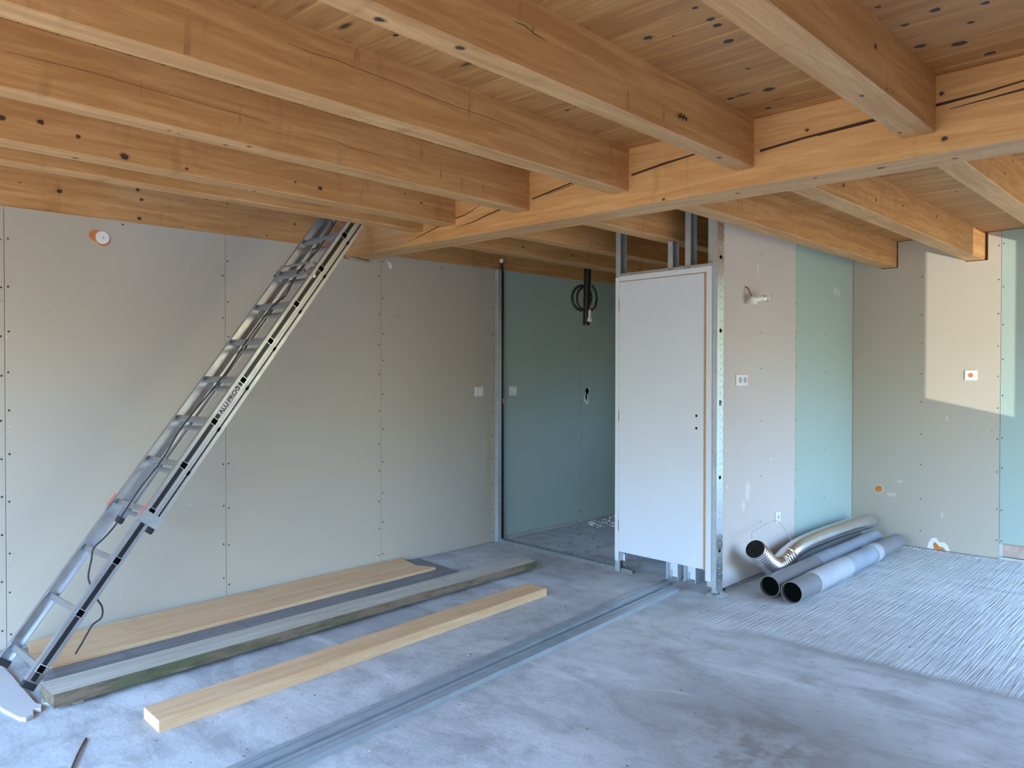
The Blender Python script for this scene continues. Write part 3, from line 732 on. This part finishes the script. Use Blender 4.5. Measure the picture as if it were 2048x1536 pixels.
for k, (q, r) in enumerate(((0, .014), (.012, .016), (.028, .024), (.045, .030), (.060, .0315), (.075, .029), (.086, .021), (.092, .009), (.0935, .002))):
    bp.append((5.343+q*.97, YS-.077-q*.2, 2.0555+q*.12)); br.append(r)
obj('glass_bulb', MB().tube(bp, .03, 20, rr=br), GLASS, lh, smooth=True)

# ------------------------------------------------------------------ hanging conduit with cable loop and bulb
cx, cy = 5.70, 4.395
hc = thing('hanging_conduit', 'thick black corrugated conduit hanging in front of the green panels', 'conduit', (cx, cy, 1.96))
pts = []; rr = []
N = 120
for i in range(N):
    f = i/(N-1); z = 2.66 - f*.705
    pts.append((cx+.012*f, cy+.03*f, z)); rr.append(.037 if i % 4 < 2 else .029)
obj('corrugated_tube', MB().tube(pts, .03, 14, rr=rr), BLACK, hc, smooth=False)
lc = thing('cable_coil', 'black cable coil tied round the hanging conduit', 'cable', (cx-.04, cy-.03, 2.05))
def loop(cx_, cy_, cz_, rx, rz, n=30, a0=0, a1=2*math.pi):
    # ellipse facing the room diagonal
    o = []
    for k in range(n+1):
        a = a0+(a1-a0)*k/n; o.append((cx_+rx*math.cos(a)*.70, cy_-rx*math.cos(a)*.70, cz_+rz*math.sin(a)))
    return o
obj('cable', MB().tube(loop(cx-.030, cy+.052, 2.205, .088, .112), .0125, 10, caps=False), BLACK, lc, smooth=True)
obj('cable', MB().tube(loop(cx-.020, cy+.034, 2.200, .064, .100), .011, 10, caps=False), BLACK, lc, smooth=True)
obj('cable', MB().tube([(cx-.005, cy-.05, 2.315), (cx+.03, cy-.065, 2.26), (cx+.052, cy-.06, 2.19), (cx+.03, cy-.06, 2.12), (cx-.01, cy-.045, 2.085)], .011, 10), BLACK, lc, smooth=True)
obj('tie_wire', MB().tube(loop(cx-.03, cy-.05, 2.12, .06, .02, 14), .002, 6, caps=False), COPPER, lc, smooth=True)
pb = thing('pendant_bulb', 'small white bulb and holder hanging against the black conduit', 'lamp', (cx-.045, cy-.045, 1.985))
bx, by = cx-.040, cy-.050
obj('bulb_wire', MB().tube([(bx, by, 2.125), (bx-.003, by, 2.10), (bx, by, 2.085)], .004, 6), COPPER, pb, smooth=True)
obj('lamp_holder', MB().tube([(bx, by, 2.09), (bx, by, 2.085), (bx, by, 2.052), (bx, by, 2.048)], .013, 14, rr=[.009, .0125, .0145, .013]), WHITEP, pb, smooth=True)
obj('bulb', MB().tube([(bx, by, 2.047), (bx, by, 2.030), (bx, by, 2.012), (bx, by, 2.0), (bx, by, 1.99), (bx, by, 1.983), (bx, by, 1.981)], .02, 16, rr=[.012, .014, .018, .024, .025, .018, .004]), WHITEP, pb, smooth=True)

# ------------------------------------------------------------------ ladder
DX, DZ = 1/math.hypot(1, 1.33), 1.33/math.hypot(1, 1.33)
def LP(s, n, y): return (DX*s + DZ*n, y, DZ*s - DX*n)
class LA(MB):
    def bx(self, s0, n0, y0, s1, n1, y1):
        return self.hexa([LP(s0,n0,y0), LP(s1,n0,y0), LP(s1,n0,y1), LP(s0,n0,y1), LP(s0,n1,y0), LP(s1,n1,y0), LP(s1,n1,y1), LP(s0,n1,y1)])
lad = thing('extension_ladder', 'aluminium extension ladder leaning up through the joists in front of the beige wall', 'ladder', LP(.66, .83, 4.31))
SE, SB = 4.4, 1.56
def cchan(name, s0, s1, n0, n1, yo, yi, mat):
    """rail: web on the outer side yo, flanges toward yi"""
    m = LA(); s = 1 if yi > yo else -1; w = .003
    m.bx(s0, n0+w, min(yo, yo+s*w), s1, n1-w, max(yo, yo+s*w))
    m.bx(s0, n0, min(yo, yi), s1, n0+w, max(yo, yi)); m.bx(s0, n1-w, min(yo, yi), s1, n1, max(yo, yi))
    return obj(name, m, mat, lad)
NY, FYo = 4.090, 4.535
cchan('side_rail', .712, SE, .806, .870, NY, NY+.026, ALU)
cchan('side_rail', .712, SE, .806, .870, FYo, FYo-.026, ALU)
cchan('upper_side_rail', SB, SE, .8715, .912, NY+.001, NY+.026, ALU)
cchan('upper_side_rail', SB, SE, .8715, .912, FYo-.022, FYo-.046, ALU)
obj('black_groove', LA().bx(.72, .826, NY-.0012, SE, .850, NY-.0001), BLACK, lad)
obj('black_groove', LA().bx(SB+.02, .882, NY-.0004, SE, .891, NY+.0009), BLACK, lad)
RN = 12
rung = LA(); 
for k in range(RN):
    s = .778+.2813*k
    m = LA(); m.bx(s-.015, .822, NY+.0032, s+.015, .852, FYo-.0032); obj('rung', m, ALU, lad, bevel=.004)
    if k < 11:
        r_ = LA().bx(s-.019, .820, NY-.0022, s+.019, .857, NY-.0013); r_ = obj('rung_end', r_, ZINCB, lad, bevel=.0005)
        obj('rung_opening', LA().bx(s-.016, .823, NY-.0030, s+.016, .854, NY-.0023), DARK, r_)
    if k >= 3:
        m = LA(); m.bx(s-.040, .876, NY+.004, s-.016, .900, FYo-.047); ur = obj('upper_rung', m, ALU, lad, bevel=.003)
        obj('rung_opening', LA().bx(s-.033, .880, NY-.0016, s-.009, .893, NY-.0005), DARK, ur)
for y in (NY, FYo-.047): obj('rubber_foot', LA().bx(SB-.035, .873, y-.001, SB-.001, .913, y+.027), RUBBER, lad, bevel=.006)
for y in (NY-.001, FYo-.027): obj('rubber_foot', LA().bx(.680, .805, y, .712, .871, y+.028), RUBBER, lad, bevel=.004)
# guide brackets with red tape
for y0_, y1_ in ((NY-.006, NY-.0031), (FYo+.0005, FYo+.004)):
    obj('guide_bracket', LA().bx(1.555, .802, y0_, 1.618, .914, y1_).bx(1.555, .799, min(y0_, NY-.006) if y0_ < 4.3 else FYo-.026, 1.618, .802, NY+.026 if y0_ < 4.3 else y1_), ZINC, lad)
    obj('red_tape', LA().bx(1.575, .7965, (NY-.006) if y0_ < 4.3 else FYo-.012, 1.65, .7988, (NY+.004) if y0_ < 4.3 else FYo+.004), RED, lad)
# latch hooks near the top
for y in (NY+.032, FYo-.060):
    m = LA()
    m.bx(3.235, .775, y, 3.330, .785, y+.006); m.bx(3.235, .775, y, 3.247, .835, y+.006); m.bx(3.318, .785, y, 3.330, .835, y+.006)
    m.bx(3.247, .825, y, 3.318, .835, y+.006)
    obj('latch_hook', m, ZINC, lad)
obj('latch_bar', LA().bx(3.238, .800, NY+.04, 3.250, .812, FYo-.06).bx(3.31, .776, NY+.04, 3.322, .786, FYo-.06), ZINC, lad)
obj('bolt', MB().disc(LP(3.239, .826, NY-.0012), (0, -1, 0), .012, .006, 12), ZINCB, lad)
# printed label
lpl = obj('label_plate', LA().bx(2.232, .824, NY-.0026, 2.428, .856, NY-.0013), STICK, lad)
def text_on_ladder(body, size, s, n, mat, name, extr=.0003):
    cu_ = bpy.data.curves.new(name, 'FONT'); cu_.body = body; cu_.size = size; cu_.extrude = extr; cu_.offset = size*.022
    tmp = bpy.data.objects.new('tmp', cu_); COL.objects.link(tmp)
    dg = bpy.context.evaluated_depsgraph_get(); me = bpy.data.meshes.new_from_object(tmp.evaluated_get(dg))
    bpy.data.objects.remove(tmp)
    d = Vector((DX, 0, DZ)); u = -Vector((DZ, 0, -DX)); nn = Vector((0, -1, 0)); org = Vector(LP(s, n, NY-.0031))
    b0 = Vector(LP(s, n, NY))
    for v in me.vertices: v.co = org + d*v.co.x*1.12 + u*v.co.y*.95 + nn*v.co.z - b0
    o = bpy.data.objects.new(name, me); COL.objects.link(o); me.materials.append(mat); o.parent = lpl; o.location = b0 - world_loc(lpl)
text_on_ladder('ALU·PRO', .034, 2.238, .8485, INK, 'printed_lettering')
text_on_ladder('LADDERS QUALITY LINE', .0095, 2.243, .8555, REDINK, 'printed_lettering') if False else None
rb = LA(); s_ = 2.245
while s_ < 2.388: rb.bx(s_, .8505, NY-.0032, s_+.004, .8545, NY-.0027); s_ += .0062
obj('printed_red_line', rb, REDINK, lpl, kind='stuff')
obj('printed_emblem', MB().disc(LP(2.408, .838, NY-.0027), (0, -1, 0), .0135, .0004, 20), INK, lpl)
e1 = MB(); e1.add([LP(2.400, .846, NY-.0036), LP(2.400, .831, NY-.0036), LP(2.419, .8385, NY-.0036), LP(2.400, .846, NY-.0032), LP(2.400, .831, NY-.0032), LP(2.419, .8385, NY-.0032)], [(0, 1, 2), (5, 4, 3), (0, 3, 4, 1), (1, 4, 5, 2), (2, 5, 3, 0)])
obj('emblem_triangle', e1, STICK, lpl)
# pull rope
RP = [(3.3, 3.04), (3.10, 2.77), (2.928, 2.5), (2.789, 2.293), (2.644, 2.135), (2.556, 1.982), (2.464, 1.906), (2.3, 1.697), (2.166, 1.504), (2.001, 1.311), (1.901, 1.189), (1.804, 1.035),
      (1.679, .879), (1.568, .719), (1.506, .65), (1.45, .599), (1.44, .544), (1.425, .469), (1.432, .421), (1.463, .34), (1.49, .288), (1.487, .236), (1.448, .211), (1.431, .189), (1.395, .129), (1.362, .078)]
rp = thing('pull_rope', 'thin dark rope running down the ladder to the planks', 'rope', (1.362, 4.3, .07))
def smooth_path(P, k=4):
    out = []
    for i in range(len(P)-1):
        p0 = Vector(P[max(i-1, 0)]); p1 = Vector(P[i]); p2 = Vector(P[i+1]); p3 = Vector(P[min(i+2, len(P)-1)])
        for j in range(k):
            t_ = j/k; out.append(.5*((2*p1)+(-p0+p2)*t_+(2*p0-5*p1+4*p2-p3)*t_*t_+(-p0+3*p1-3*p2+p3)*t_**3))
    out.append(Vector(P[-1])); return out
obj('rope_strand', MB().tube(smooth_path([(a-.012, 4.3, b+.004) for a, b in RP]), .0046, 8), ROPE, rp, smooth=True)

# ------------------------------------------------------------------ timber on the floor
def plankq(name, label, c, z0, z1, mat, cat='plank', side=None, bev=.004, grp=None, z0r=None, z1r=None, rough=0):
    """c: 4 top corners (front-left, front-right, back-right, back-left)"""
    n = 18; vs = []; m = MB(); z0r = z0 if z0r is None else z0r; z1r = z1 if z1r is None else z1r
    fl, fr, bk, bl = [Vector((a, b, 0)) for a, b in c]; rnd = random.Random(3)
    for i in range(n+1):
        f = i/n; a = fl.lerp(fr, f); b = bl.lerp(bk, f); za = z0+(z0r-z0)*f; zb = z1+(z1r-z1)*f
        j = [rnd.uniform(-rough, rough) for _ in range(6)] if rough else [0]*6
        e = .004
        inw = (b-a).normalized()*e
        vs += [(a.x, a.y+j[0], za+abs(j[1])*.6), (b.x, b.y, za), (b.x, b.y, zb-e), (b.x-inw.x, b.y-inw.y, zb), (a.x+inw.x, a.y+inw.y+j[2]*.5, zb), (a.x, a.y+j[0]*.6, zb-e)]
    fs = [(5, 4, 3, 2, 1, 0), tuple(6*n+k for k in range(6))]
    for i in range(n):
        for k in range(6): fs.append((6*i+k, 6*i+(k+1) % 6, 6*(i+1)+(k+1) % 6, 6*(i+1)+k))
    m.add(vs, fs)
    o = obj(name, m, [mat, side] if side else mat, label=label, cat=cat, group=grp)
    if side:
        for p in o.data.polygons:
            if p.normal.y < -.5 or p.normal.x < -.8: p.material_index = 1
    return o
plankq('timber_plank', 'fresh yellow timber plank lying alone in front of the weathered plank',
       [(1.350, 3.288), (3.998, 3.430), (4.0, 3.612), (1.362, 3.475)], 0, .052, FRESH)
plankq('timber_plank', 'weathered grey plank with mossy dark edge, lying along the fresh planks',
       [(1.112, 3.826), (4.470, 3.935), (4.50, 4.150), (1.112, 4.028)], .018, .078, OLDW, side=MOSS, rough=.004, z0r=.02, z1r=.070)
obj('wood_packer', MB().box(1.20, 3.86, 0, 1.245, 4.02, .0175), OLDW, label='small wood packer under the near end of the weathered plank', cat='packer')
obj('wood_packer', MB().box(4.20, 3.98, 0, 4.25, 4.12, .0190), OLDW, label='small wood packer under the far end of the weathered plank', cat='packer')
plankq('timber_plank', 'fresh yellow plank pushed against the beige wall',
       [(1.215, 4.545), (3.815, 4.60), (3.88, 4.862), (1.27, 4.80)], .031, .048, FRESH)
plankq('timber_plank', 'fresh orange plank between the wall plank and the thin grey board',
       [(1.245, 4.315), (3.865, 4.415), (3.80, 4.59), (1.205, 4.535)], .031, .050, FRESH)
plankq('thin_grey_board', 'dark grey board under the fresh planks, showing beside the weathered plank',
       [(1.16, 4.055), (3.95, 4.215), (4.02, 4.80), (1.22, 4.76)], 0, .030, GREYW)
# pale broken board under the ladder feet
pk = MB(); pv = [(.93, 4.70), (1.115, 4.66), (1.102, 4.55), (1.096, 4.38), (1.089, 4.24), (1.084, 4.10), (1.078, 3.95), (1.092, 3.915), (1.076, 3.87), (1.05, 3.885), (1.035, 3.83), (1.0, 3.81), (.98, 3.84), (.955, 4.0), (.95, 4.2), (.94, 4.45)]
pk.prism(pv, 2, 0, .019, 0, 1)
obj('broken_board', pk, board('pale_broken_board', (.52, .49, .46), (.46, .42, .38)), label='pale broken board under the ladder feet', cat='board', bevel=.003)
obj('wood_offcut', MB().hexa([(1.10, 3.94, 0), (1.145, 3.90, 0), (1.16, 3.99, 0), (1.115, 4.01, 0), (1.102, 3.945, .012), (1.14, 3.91, .014), (1.155, 3.985, .011), (1.118, 4.0, .013)]), OLDW,
    label='small dirty offcut between the ladder foot and the weathered plank', cat='offcut')
obj('thin_stick', MB().tube([(.98, 3.19, .006), (1.05, 3.325, .007), (1.121, 3.449, .005)], .0045, 6), CHIPS, label='thin reddish brown stick on the concrete at lower left', cat='stick', smooth=True)

# ------------------------------------------------------------------ metal profiles on the floor
def profile(label, a, b, w, h, z0=0, rib=.4):
    """channel lying web-up from a to b (centre line)"""
    a = Vector((*a, 0)); b = Vector((*b, 0)); d = (b-a).normalized(); p = Vector((-d.y, d.x, 0)); m = MB()
    def bar(o0, o1, z0_, z1_):
        q = [a+p*o0, b+p*o0, b+p*o1, a+p*o1]
        m.hexa([(v.x, v.y, z0_) for v in q] + [(v.x, v.y, z1_) for v in q])
    t_ = .0014; g0 = -w/2+w*rib
    bar(-w/2, -w/2+t_, z0, z0+h); bar(w/2-t_, w/2, z0, z0+h)
    bar(-w/2+t_, g0-.004, z0+h-t_, z0+h); bar(g0+.004, w/2-t_, z0+h-t_, z0+h); bar(g0-.004, g0+.004, z0+h-.007, z0+h-.0056)
    bar(g0-.004-t_, g0-.004, z0+h-.0056, z0+h-t_); bar(g0+.004, g0+.004+t_, z0+h-.0056, z0+h-t_)
    return obj('metal_profile', m, PROF, label=label, cat='metal profile')
profile('long galvanised profile on the floor, the one nearer the planks', (.55, 2.665), (4.84, 3.005), .078, .024, 0, .56)
profile('long galvanised profile on the floor, the one nearer the camera', (.60, 2.566), (4.70, 2.868), .080, .024, 0, .60)

# ------------------------------------------------------------------ grey pipes and foil duct
def pipe(label, segs, y0_, y1_, x0_, x1_, cz):
    t_ = thing('grey_pipe', label, 'pipe', (x0_, y0_, 0), 'grey plastic pipes beside the pinkish panel')
    def P(x_): f = (x_-x0_)/(x1_-x0_); return (x_, y0_+(y1_-y0_)*f, cz)
    for nm, a, b, r, mt in segs:
        m = MB(); n = 28; ri = r-.004
        rings = []
        for (q, R_) in ((a, r), (b, r), (b, ri), (a, ri)):
            c = P(q); rings.append([(c[0], c[1]+math.cos(2*math.pi*k/n)*R_, c[2]+math.sin(2*math.pi*k/n)*R_) for k in range(n)])
        vs = [v for g_ in rings for v in g_]
        m.add(vs, [(i*n+k, i*n+(k+1) % n, ((i+1) % 4)*n+(k+1) % n, ((i+1) % 4)*n+k) for i in range(4) for k in range(n)])
        obj(nm, m, mt, t_, smooth=True)
    obj('bore_shade_disc', MB().disc(P(x0_+.035), (-1, 0, 0), segs[0][3]-.006, .004, 24), DARK, t_)  # added disc closing the bore, black for the shade inside the pipe
pipe('wide grey pipe in front, with two dusty light sleeves', [('pipe_length', 4.955, 5.30, .0715, PIPE), ('pipe_sleeve', 5.285, 5.90, .0745, PIPE2), ('pipe_sleeve', 5.905, 6.45, .070, PIPE3), ('pipe_collar', 6.44, 6.56, .0745, PIPE2), ('pipe_length', 6.56, 7.10, .066, PIPE)], 2.142, 2.150, 4.955, 7.10, .0745)
pipe('grey pipe lying between the front pipe and the foil duct', [('pipe_length', 4.995, 5.78, .0715, PIPE), ('pipe_sleeve', 5.775, 6.15, .0745, PIPE3), ('pipe_length', 6.15, 7.12, .0705, PIPE3)], 2.312, 2.335, 4.995, 7.12, .0745)
pipe('dark grey pipe at the back, half hidden under the foil duct', [('pipe_length', 5.75, 7.18, .055, PIPE)], 2.487, 2.50, 5.75, 7.18, .0550)

dt = thing('foil_duct', 'bent shiny aluminium foil duct lying on the grey pipes', 'duct', (5.5, 2.45, .1))
DP = smooth_path([(5.045, 2.44, .300), (5.13, 2.44, .245), (5.25, 2.445, .172), (5.36, 2.45, .125), (5.47, 2.452, .118), (5.58, 2.45, .150), (5.68, 2.447, .182), (5.85, 2.445, .202), (6.05, 2.44, .212), (6.35, 2.43, .218), (6.70, 2.42, .218), (6.95, 2.41, .215), (7.18, 2.40, .205)], 22)
# resample ridged
pts = []; rr = []; acc = 0
for i, p in enumerate(DP):
    if i: acc += (p-DP[i-1]).length
    ridge = .0032 if p.x < 5.55 else .0012
    rr.append(.064 + ridge*math.sin(acc*2*math.pi/(.021 if p.x < 5.55 else .016))); pts.append(p)
# add more samples for the ridges
fine = []; fr_ = []
acc = 0
for i in range(len(DP)-1):
    seg = (DP[i+1]-DP[i]).length; k = max(2, int(seg/.0035))
    for j in range(k):
        q = DP[i].lerp(DP[i+1], j/k); a = acc+seg*j/k; fine.append(q)
        c = q.x < 5.62; fr_.append((.0655 if c else .0635) + (.0062 if c else .0012)*math.sin(a*2*math.pi/(.034 if c else .0155)))
    acc += seg
obj('duct_body', MB().tube(fine, .063, 28, caps=False, rr=fr_), FOIL, dt, smooth=True)
d0 = (fine[0]-fine[8]).normalized()
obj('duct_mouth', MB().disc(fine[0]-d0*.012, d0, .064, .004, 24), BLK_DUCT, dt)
cr_ = MB()
rn = random.Random(5)
for k in range(16):
    a = rn.uniform(0, 6.28); r0 = rn.uniform(.01, .055); x_ = d0.orthogonal().normalized(); y_ = d0.cross(x_)
    c = fine[0] - d0*.004 + (x_*math.cos(a)+y_*math.sin(a))*r0
    cr_.add([c, c+x_*rn.uniform(-.02, .02)+d0*.008, c+y_*rn.uniform(-.02, .02)+d0*rn.uniform(0, .012)], [(0, 1, 2)])
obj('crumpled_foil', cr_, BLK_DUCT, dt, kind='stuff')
obj('duct_end_cap', MB().disc(fine[-1], (1, 0, -.05), .063, .006, 24), FOIL, dt)
obj('thin_wire', MB().tube(smooth_path([(5.06, 2.47, .365), (5.12, 2.50, .392), (5.25, 2.52, .398), (5.42, 2.52, .415), (5.52, 2.50, .425), (5.60, 2.48, .36), (5.66, 2.45, .255)]), .0026, 6), GREYP,
    label='thin grey wire arching over the foil duct', cat='wire', smooth=True)

# ------------------------------------------------------------------ debris on the floor
dm = MB(); rn = random.Random(11)
def chip(x_, y_, s):
    a = rn.uniform(0, 3.14); l = s*rn.uniform(.7, 1.8); w = s*rn.uniform(.3, .7); h = s*rn.uniform(.15, .4)
    c, q = math.cos(a), math.sin(a)
    P = [(x_+c*u*l-q*v*w, y_+q*u*l+c*v*w) for u, v in ((-.5, -.4), (.5, -.5), (.45, .5), (-.5, .35))]
    dm.hexa([(p[0], p[1], .0002) for p in P] + [(p[0]*.9+x_*.1, p[1]*.9+y_*.1, h) for p in P])
for _ in range(120):
    chip(rn.uniform(1.0, 4.9), rn.uniform(1.2, 3.22) if rn.random() < .6 else rn.uniform(2.9, 3.23), rn.uniform(.003, .009))
for _ in range(90): chip(rn.uniform(5.0, 6.9), rn.uniform(3.4, 4.8), rn.uniform(.005, .018))
for _ in range(24): chip(rn.uniform(4.9, 7.2), rn.uniform(.4, 1.95), rn.uniform(.004, .010))
obj('floor_debris', dm, CHIPS, label='scattered brown wood chips and grit on the concrete', cat='debris', kind='stuff')
dm = MB()
for _ in range(60): chip(rn.gauss(6.35, .16), rn.uniform(4.5, 4.86), rn.uniform(.006, .03))
for _ in range(25): chip(rn.uniform(1.2, 4.8), rn.uniform(2.4, 3.4), rn.uniform(.003, .008))
for _ in range(30): chip(7.25+rn.uniform(-.1, .07), rn.uniform(1.5, 2.2), rn.uniform(.004, .012))
obj('plaster_crumbs', dm, GYPS, label='white plaster crumbs at the foot of the green panels', cat='debris', kind='stuff')
